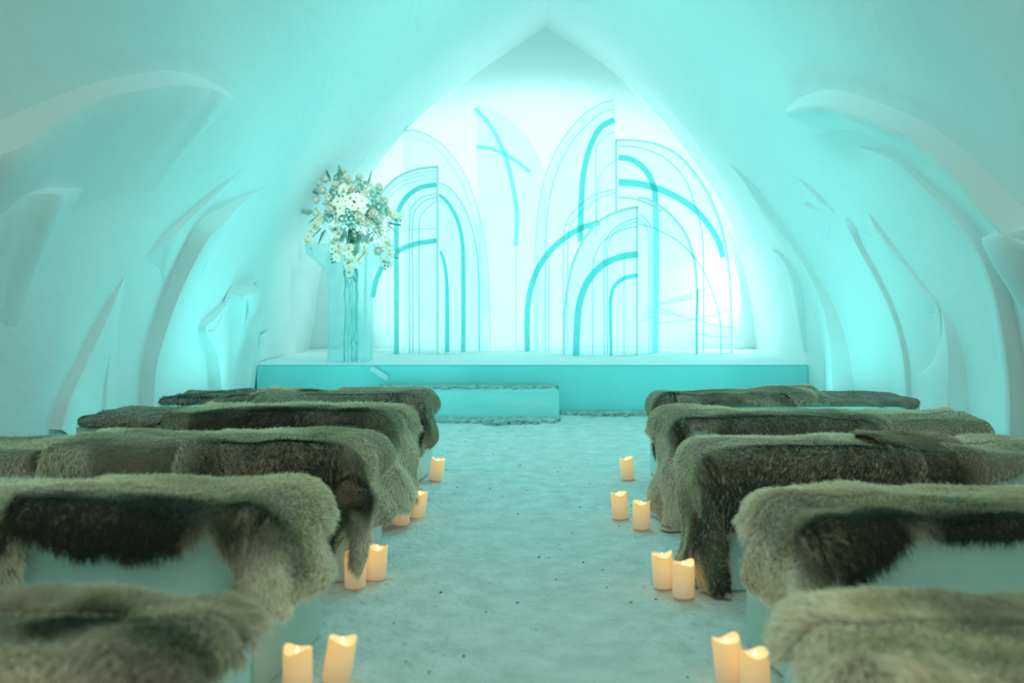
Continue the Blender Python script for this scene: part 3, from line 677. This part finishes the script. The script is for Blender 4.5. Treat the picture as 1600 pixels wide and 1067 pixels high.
# ------------------------------------------------------------------ reindeer hides
RR = .05
class Hide:
    def __init__(s, side, n, seed, lift=0.0, flare=.12, cflare=.45, lump=.02):
        s.side = side; s.yf, s.dp, s.xf, s.xb, s.xo = ROWS[(side, n)]; s.seed = seed; s.lift = lift; s.flare = flare; s.cflare = cflare; s.lump = lump
    def ar(s, px): return s.xf-abs(px-CX)*s.yf/F          # distance past the aisle end, negative on the bench
    def hang(s, y): return ZT+.02-(H-(y-CY)*s.yf/F)
    def pos(s, a, b, off=0.0):
        """a: along the bench past the aisle end; b: 0 at the back edge, dp at the front edge; returns Nx3"""
        a = np.asarray(a, float); b = np.asarray(b, float); r = RR
        bc = np.clip(b, 0, s.dp)/s.dp
        xin = s.xb+(s.xf-s.xb)*bc
        fb = b > s.dp/2
        d2 = np.where(fb, b-s.dp, -b)
        ea = np.maximum(a+r, 0); eb = np.maximum(d2+r, 0); h = np.hypot(ea, eb)+1e-9
        ua = ea/h; ub = eb/h
        q = r*PI/2
        fl_ = s.flare+(s.cflare-s.flare)*(2*ua*ub)**1.5
        fold = .022*np.sin((a*1.0+b*.6)*17+s.seed)*np.clip((h-q)/.15, 0, 1)
        hor = np.where(h < q, r*np.sin(np.minimum(h, q)/r), r+fl_*(h-q)*np.exp(-1.2*np.maximum(h-q, 0)))+fold
        drop = np.where(h < q, r*(1-np.cos(np.minimum(h, q)/r)), r+(h-q)*np.sqrt(1-np.minimum(fl_, .9)**2*.8))
        la = np.minimum(a, -r)+hor*ua; lb = np.minimum(d2, -r)+hor*ub
        # lumps and loft of the skin on the seat
        top = np.clip(1-drop/.08, 0, 1)
        lum = s.lump*(fbm(a*2.6+3, b*4.2, s.seed, 3)+.35)
        base = s.lift+.012+off
        nx_, ny_, nz_ = ua*np.sin(np.minimum(h, q)/r), ub*np.sin(np.minimum(h, q)/r), np.cos(np.minimum(h, q)/r)
        ampl = np.maximum(lum, 0)+base+.010*fbm(a*6, b*6, s.seed+5, 2)*(1)+.004
        ampl = np.maximum(ampl, .004)
        x = s.side*(xin-(la+nx_*ampl))
        yb_ = np.where(fb, s.yf-(lb+ny_*ampl), s.yf+s.dp+(lb+ny_*ampl))
        z = ZT-drop+nz_*ampl
        return np.stack([x, yb_, np.maximum(z, .015+off)], -1)
PAL = {'dark': ((.030, .034, .026), (.16, .165, .12), (.74, .67, .55)),
       'black': ((.018, .022, .020), (.05, .055, .045), (.24, .24, .21)),
       'mid': ((.07, .07, .05), (.32, .31, .225), (.76, .69, .55)),
       'tan': ((.22, .19, .14), (.52, .48, .36), (.78, .70, .57)),
       'pale': ((.42, .37, .29), (.66, .61, .48), (.84, .75, .62)),
       'brown': ((.045, .032, .024), (.20, .15, .10), (.55, .44, .33))}
def hide(side, n, seed, label, a0, a1, front, pal='dark', back=.10, nfur=26000, hl=.028, lift=0.0, flare=.12, cflare=.45, lump=.03, edge=.09,
         patches=(), rad=.00075, topb=.0, frost=0.0, b0=None, endpale=1.0, comb=(0.3, 1.0)):
    """front: [(a, hang in metres)] along the front hem; a0..a1 extent along the bench"""
    Hd = Hide(side, n, seed, lift, flare, cflare, lump); dp = Hd.dp
    fa = [p[0] for p in front]; fh = [p[1] for p in front]
    rg = lambda a: .016*fbm(a*14, 0*a, seed+2, 3)+.008*fbm(a*45, 0*a, seed+8, 2)
    L = a1-a0
    def bounds(a):
        a = np.asarray(a, float); hi = dp+np.interp(a, fa, fh)+rg(a); lo = -back+.03*fbm(a*7, 0*a, seed+4)+0*a
        e0 = .35+.65*np.clip((a-a0)/.04, 0, 1); e1 = np.clip((a1-a)/.06, 0, 1); e = np.sqrt(np.maximum(1-(1-e0)**2, 0))*np.sqrt(np.maximum(1-(1-e1)**2, 0))
        mid = dp*.5; lo = np.where(a > 0, np.maximum(lo, -back+a*3), lo); lo = np.minimum(lo, dp*.35)
        return mid+(lo-mid)*(.35+.65*e), mid+(hi-mid)*(.55+.45*e)
    nu = max(20, int(L/.016)); nv = 44
    A = np.linspace(a0, a1, nu); lo, hi = bounds(A)
    # ragged end hems
    tv = np.linspace(0, 1, nv); AA = np.repeat(A[:, None], nv, 1); BB = lo[:, None]+(hi-lo)[:, None]*tv[None]
    endw = np.clip((AA-(a1-.12))/.12, 0, 1); AA = AA+endw*.035*fbm(BB*9, 0*BB, seed+6, 3)
    P = Hd.pos(AA, BB); V = P.reshape(-1, 3)
    me = bpy.data.meshes.new('reindeer_hide'); Fc = grid_faces(nu, nv)
    if side > 0: Fc = [f[::-1] for f in Fc]
    ctr = Vector(V.mean(0)); ctr.z = float(V[:, 2].min())
    me.from_pydata([tuple(v-np.array(ctr)) for v in V], [], Fc)
    o = link('reindeer_hide', me, 'leather', None, True); o.location = ctr
    tag(o, label, 'fur hide', 'reindeer hides draped over the ice benches')
    sm = o.modifiers.new('thickness', 'SOLIDIFY'); sm.thickness = .006; sm.offset = -1
    # fur
    rs = np.random.RandomState(seed)
    N = int(nfur*1.35); # sample by area of the unrolled skin
    wts = (hi-lo); cdf = np.cumsum(wts); cdf /= cdf[-1]
    a = np.interp(rs.rand(N), cdf, A)+rs.uniform(-.5, .5, N)*(L/nu); a = np.clip(a, a0, a1)
    l2, h2 = bounds(a); t = rs.rand(N); b = l2+(h2-l2)*t
    ew = np.clip((a-(a1-.12))/.12, 0, 1); aj = a+ew*.035*fbm(b*9, 0*b, seed+6, 3)
    e = 1e-3
    p0 = Hd.pos(aj, b); pa = Hd.pos(aj+e, b)-p0; pb = Hd.pos(aj, b+e)-p0
    nn = np.cross(pa, pb); nn /= np.linalg.norm(nn, axis=1)[:, None]+1e-9; nn *= -side if False else 1
    # outward: away from the bench's inside
    cen = np.stack([p0[:, 0]*0+side*(Hd.xf+Hd.xo)/2, p0[:, 1]*0+Hd.yf+dp/2, p0[:, 2]*0+.1], -1)
    insx = np.clip(p0[:, 0], min(side*(Hd.xf+.1), side*Hd.xo), max(side*(Hd.xf+.1), side*Hd.xo)); cen[:, 0] = insx
    sg = np.sign(np.einsum('ij,ij->i', nn, p0-cen)); nn *= sg[:, None]
    pa /= np.linalg.norm(pa, axis=1)[:, None]+1e-9; pb /= np.linalg.norm(pb, axis=1)[:, None]+1e-9
    sgnb = np.where(b > dp*.35, 1, -1)*comb[1]; fa_ = comb[0]+1.1*fbm(aj*3, b*3, seed+11, 2)
    wob = 1.6*fbm(aj*5, b*5, seed+13, 3)
    dirv = pb*(sgnb+wob)[:, None]+pa*(fa_+wob*.5)[:, None]; dirv /= np.linalg.norm(dirv, axis=1)[:, None]+1e-9
    # clumps: strands lean towards shared noise
    edge_d = np.minimum(np.minimum(b-l2, h2-b), np.minimum(a1-a, a-a0)); ed = np.clip(1-edge_d/edge, 0, 1)
    front_d = np.minimum(h2-b, a1-a); 
    length = hl*(.65+.5*rs.rand(N))*(1+.35*fbm(aj*8, b*8, seed+15, 2))*(1+.25*ed)
    lie = .70+.25*fbm(aj*4, b*4, seed+17, 2); jit = rs.normal(0, .16, (N, 3))
    d0 = nn*(1.0-.45*lie)[:, None]+dirv*(lie*.8)[:, None]+jit; d0 /= np.linalg.norm(d0, axis=1)[:, None]
    d1 = nn*.22+dirv*1.0+jit*1.3; d1[:, 2] -= .25; d1 /= np.linalg.norm(d1, axis=1)[:, None]
    Ln = length[:, None]
    pts = np.empty((N, 4, 3)); pts[:, 0] = p0-nn*.002; pts[:, 1] = pts[:, 0]+d0*Ln*.36; pts[:, 2] = pts[:, 1]+(d0+d1)*.5*Ln*.34; pts[:, 3] = pts[:, 2]+d1*Ln*.34
    pts[:, :, 2] = np.maximum(pts[:, :, 2], .006)
    fdk = .75*np.clip((b-dp+.07)/.09, 0, 1)*(pal in ('dark', 'mid', 'brown', 'black'))*(a < .04)  # front fall darkened in the fur colour, partly standing in for shade
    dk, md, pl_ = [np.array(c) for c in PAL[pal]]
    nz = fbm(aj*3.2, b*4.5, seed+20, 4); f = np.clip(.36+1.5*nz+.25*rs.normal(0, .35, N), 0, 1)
    f = np.clip(f*(1-fdk)+topb*np.clip((dp-b)/dp, 0, 1), 0, 1)  # topb lightens the seat top further in the tint, imitating light
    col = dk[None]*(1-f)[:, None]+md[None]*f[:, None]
    tw = np.clip((dp-.05-b+.16*fbm(aj*4, b*4, seed+30, 3))/.10, 0, 1)*{'dark': .68, 'mid': .72, 'brown': .6, 'black': .25}.get(pal, .6)*(.55+.9*np.clip(.5+fbm(aj*2, b*5, seed+31, 3), 0, 1))  # seat tops lightened in the fur colour, as if lit from above
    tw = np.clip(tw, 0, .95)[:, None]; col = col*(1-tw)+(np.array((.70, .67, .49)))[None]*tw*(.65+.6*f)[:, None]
    pe = np.clip(1-(np.minimum(h2-b, b-l2)+.05*fbm(aj*9, b*9, seed+21, 3))/edge, 0, 1)**1.2
    pend = np.clip((a-(a1-endpale*.16)+.10*fbm(aj*6, b*6, seed+22, 3))/.10, 0, 1)*(1 if endpale else 0)
    pst = np.clip(1-(a-a0)/.10, 0, 1)*.8
    g = np.clip(np.maximum(np.maximum(pe*.75, pend), pst), 0, 1)
    col = col*(1-g)[:, None]+pl_[None]*g[:, None]
    for (qa, qb, qr, qc) in patches:
        dd = np.hypot((aj-qa)/qr, (b-qb)/(qr*.8))+.5*fbm(aj*8, b*8, seed+23, 3); k = np.clip((1-dd)*2.5, 0, 1)[:, None]
        col = col*(1-k)+np.array(PAL[qc[0]][qc[1]])[None]*k
    if frost:
        k = (rs.rand(N) < frost)[:, None]; col = np.where(k, np.array((.6, .68, .66))[None], col)
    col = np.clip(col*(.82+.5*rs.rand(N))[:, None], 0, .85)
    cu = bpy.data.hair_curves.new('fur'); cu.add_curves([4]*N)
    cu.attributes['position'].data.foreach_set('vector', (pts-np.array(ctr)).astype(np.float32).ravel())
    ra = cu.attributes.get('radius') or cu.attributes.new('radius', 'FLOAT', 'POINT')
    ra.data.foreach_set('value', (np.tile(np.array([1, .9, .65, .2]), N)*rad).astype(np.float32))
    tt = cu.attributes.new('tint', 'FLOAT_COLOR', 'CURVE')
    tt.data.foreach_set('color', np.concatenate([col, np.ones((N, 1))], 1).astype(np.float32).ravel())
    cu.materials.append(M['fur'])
    fo = bpy.data.objects.new('fur', cu); C.objects.link(fo); fo.parent = o; fo['kind'] = 'stuff'
    return o
def hang2b(D):
    D = max(.02, D); return RR*math.acos(1-D/RR)-RR if D < RR else RR*PI/2-RR+(D-RR)
def hem(side, n, pts):
    """front hem given as photograph pixels (x, y of the hanging edge)"""
    Hd = Hide(side, n, 0); return [(Hd.ar(x), hang2b(Hd.hang(y)-.012)) for x, y in pts]
AX = lambda side, n, px: Hide(side, n, 0).ar(px)
def hd(side, n, seed, label, px0, a1, hpx, extra, **k):
    h = hem(side, n, hpx)+extra; h.sort()
    a0 = AX(side, n, px0)
    hide(side, n, seed, label, a0, a1, h, **k)

FR = dict(nfur=42000, rad=.0010, hl=.036)
# nearest row
hd(-1, 1, 11, 'blurred grey-brown reindeer hide on the nearest left ice bench', -420, .015, [(-400, 1090), (100, 1075), (370, 1080)], [(.02, .20)], pal='tan', edge=.16, lump=.05, patches=[(-.22, .22, .16, ('mid', 0)), (-.05, .30, .07, ('dark', 1)), (-.7, .1, .2, ('mid', 1))], endpale=0, **FR)
hd(1, 1, 12, 'blurred pale-edged reindeer hide on the nearest right ice bench', 2050, .03, [(2000, 1100), (1500, 1100), (1230, 1090)], [(.03, .22)], pal='tan', edge=.12, lump=.05, patches=[(-.50, .36, .16, ('mid', 0)), (-.35, .1, .15, ('mid', 1))], endpale=1.2, **FR)
# second row
hd(-1, 2, 21, 'pale tan hide hanging at the far outer end of the second left bench', -330, AX(-1, 2, 46), [(-300, 880), (0, 905), (46, 900)], [], pal='pale', patches=[(AX(-1, 2, 0), .46, .05, ('dark', 0))], endpale=0, nfur=20000, rad=.0009, hl=.04)
hd(-1, 2, 22, 'big dark reindeer hide on the second left bench, ragged pinkish flap at the aisle', 12, .19, [(0, 812), (60, 838), (150, 858), (250, 852), (330, 838), (380, 815)],
   [(-.025, .06), (-.01, .24), (.04, .26), (.08, .16), (.14, .14), (.19, .08)], pal='dark', lift=.012, lump=.04, edge=.045, cflare=.6, flare=.28, topb=.9, endpale=1.25, nfur=60000, rad=.0009, hl=.034,
   patches=[(-.55, .52, .20, ('dark', 0)), (-.3, .5, .2, ('dark', 0)), (-.85, .50, .15, ('dark', 0)), (-1.0, .1, .25, ('pale', 1)), (.03, .66, .10, ('pale', 2))])
hd(1, 2, 23, 'dark backed hide with pale shaggy end on the second right bench', 1900, .22, [(1800, 850), (1600, 842), (1560, 838), (1500, 826), (1420, 840), (1290, 838)],
   [(-.03, .10), (-.005, .26), (.03, .25), (.05, .07), (.08, .08), (.14, .14), (.22, .08)], pal='dark', lift=.0, lump=.04, edge=.05, cflare=.62, flare=.28, topb=.85, endpale=1.7, nfur=60000, rad=.0009, hl=.034,
   patches=[(-.15, .50, .16, ('dark', 0)), (-.45, .50, .2, ('dark', 0)), (-.75, .50, .2, ('dark', 0)), (.0, .60, .09, ('pale', 2))])
# third row
hd(-1, 3, 31, 'pale hide with dark top at the outer end of the third left bench', -140, AX(-1, 3, 78), [(-100, 735), (0, 735), (78, 735)], [], pal='tan', patches=[(AX(-1, 3, 60), .40, .07, ('dark', 0)), (-1.4, .1, .15, ('mid', 1))], endpale=0, nfur=16000)
hd(-1, 3, 32, 'tan-green hide with dark patch, middle of the third left bench', 72, AX(-1, 3, 300), [(72, 770), (200, 772), (300, 765)], [], pal='tan', lift=.010, lump=.04, topb=.4, endpale=0, nfur=28000, patches=[(AX(-1, 3, 235), .50, .09, ('dark', 0)), (AX(-1, 3, 110), .45, .12, ('pale', 1))])
hd(-1, 3, 33, 'dark hide with pale round patch and hanging leg, aisle end of the third left bench', 280, .25, [(285, 765), (380, 765), (450, 758), (480, 775), (520, 788)],
   [(-.03, .26), (.02, .30), (.08, .22), (.12, .24), (.15, .32), (.20, .34), (.25, .15)], pal='dark', lift=.022, lump=.03, cflare=.55, flare=.18, endpale=.9, edge=.035, topb=.55, nfur=46000,
   patches=[(AX(-1, 3, 400), .45, .22, ('dark', 0)), (AX(-1, 3, 478), .50, .065, ('pale', 1)), (AX(-1, 3, 560), .5, .07, ('brown', 1))])
hd(1, 3, 34, 'olive hide lying along the outer end of the third right bench', 1760, AX(1, 3, 1500), [(1700, 745), (1600, 738), (1500, 755)], [], pal='mid', endpale=0, nfur=18000, topb=.4)
hd(1, 3, 35, 'dark brown hide folded over the middle of the third right bench', 1535, AX(1, 3, 1400), [(1518, 775), (1430, 780), (1400, 775)], [], pal='brown', lift=.02, lump=.04, endpale=0, edge=.03, nfur=16000)
hd(1, 3, 36, 'dark hide reaching the floor at the aisle end of the third right bench', 1442, .46, [(1440, 745), (1400, 770), (1300, 790), (1200, 790), (1120, 790)],
   [(-.03, .24), (.0, .44), (.10, .44), (.3, .34), (.44, .25)], pal='dark', lift=.012, lump=.035, cflare=.12, flare=.05, endpale=1.6, frost=.06, edge=.03, topb=.6, nfur=60000, patches=[(AX(1, 3, 1200), .47, .18, ('dark', 0)), (AX(1, 3, 1350), .45, .15, ('brown', 0)), (AX(1, 3, 1190), .56, .05, ('pale', 0)), (.0, .7, .05, ('brown', 2)), (.02, .85, .07, ('tan', 1)), (.12, .34, .10, ('tan', 1)), (.28, .30, .12, ('tan', 0)), (.22, .12, .10, ('tan', 1)), (.36, .1, .08, ('pale', 0)), (AX(1, 3, 1420), .36, .06, ('pale', 0))])
# fourth row
hd(-1, 4, 41, 'dark frosted hide at the wall end of the fourth left bench', 116, AX(-1, 4, 262), [(118, 660), (250, 660)], [], pal='black', frost=.10, endpale=0, edge=.02, nfur=14000, hl=.02)
hd(-1, 4, 42, 'long brown hide on the fourth left bench, big shaggy pale corner at the aisle', 248, .36, [(250, 668), (300, 680), (400, 683), (500, 680), (540, 668), (562, 655)],
   [(-.02, .12), (.0, .30), (.08, .34), (.16, .30), (.28, .26), (.34, .16)], pal='mid', lift=.012, lump=.04, cflare=.65, flare=.30, endpale=2.2, edge=.03, topb=.75, hl=.045, nfur=52000, patches=[(AX(-1, 4, 420), .47, .25, ('dark', 0)), (AX(-1, 4, 530), .45, .15, ('mid', 0)), (AX(-1, 4, 265), .4, .1, ('pale', 0))])
hd(1, 4, 43, 'pale tan hide at the outer end of the fourth right bench', 1552, AX(1, 4, 1370), [(1550, 685), (1370, 685)], [], pal='pale', endpale=0, nfur=16000, lump=.03)
hd(1, 4, 44, 'dark hide with long pale flap hanging to the snow at the fourth right bench', 1390, .42, [(1388, 680), (1300, 690), (1200, 690), (1120, 680), (1085, 655)],
   [(-.01, .08), (.0, .36), (.1, .42), (.25, .36), (.38, .26)], pal='dark', lift=.012, lump=.04, cflare=.28, flare=.10, endpale=2.6, edge=.035, topb=.8, nfur=52000, patches=[(AX(1, 4, 1150), .46, .12, ('dark', 0)), (AX(1, 4, 1250), .46, .15, ('mid', 0)), (.02, .68, .05, ('brown', 1))])
# farthest row
hd(-1, 5, 51, 'dark frosted hide at the wall end of the farthest left bench', 246, AX(-1, 5, 400), [(246, 615), (300, 628), (400, 630)], [], pal='black', frost=.04, endpale=0, edge=.02, nfur=12000, hl=.025, lump=.045)
hd(-1, 5, 52, 'tan hide on the middle of the farthest left bench', 385, AX(-1, 5, 515), [(385, 640), (515, 640)], [], pal='tan', lift=.01, lump=.03, endpale=0, nfur=12000, hl=.025, patches=[(AX(-1, 5, 450), .1, .1, ('mid', 0))])
hd(-1, 5, 53, 'brown hide wrapped over the aisle end of the farthest left bench', 498, .24, [(500, 640), (600, 640), (660, 650)],
   [(.0, .22), (.1, .22), (.22, .14)], pal='brown', lift=.014, lump=.03, cflare=.25, flare=.08, endpale=.8, edge=.02, nfur=24000, hl=.025, frost=.03, topb=.5)
hd(1, 5, 54, 'black frosted hide thin along the wall end of the farthest right bench', 1440, AX(1, 5, 1285), [(1438, 622), (1380, 620), (1290, 620)], [], pal='black', frost=.08, endpale=0, edge=.01, nfur=14000, hl=.018, lump=.02)
hd(1, 5, 55, 'small tuft-topped tan hide between two dark ones on the farthest right bench', 1304, AX(1, 5, 1228), [(1302, 630), (1230, 636)], [], pal='tan', lift=.014, lump=.035, endpale=0, nfur=9000, hl=.03)
hd(1, 5, 56, 'olive-brown hide wrapped over the aisle end of the farthest right bench', 1275, .20, [(1275, 628), (1150, 630), (1060, 634)],
   [(-.03, .15), (.0, .26), (.1, .26), (.18, .18)], pal='mid', lift=.012, lump=.04, cflare=.2, flare=.06, endpale=.3, edge=.02, nfur=28000, hl=.025, topb=.3, frost=.02)
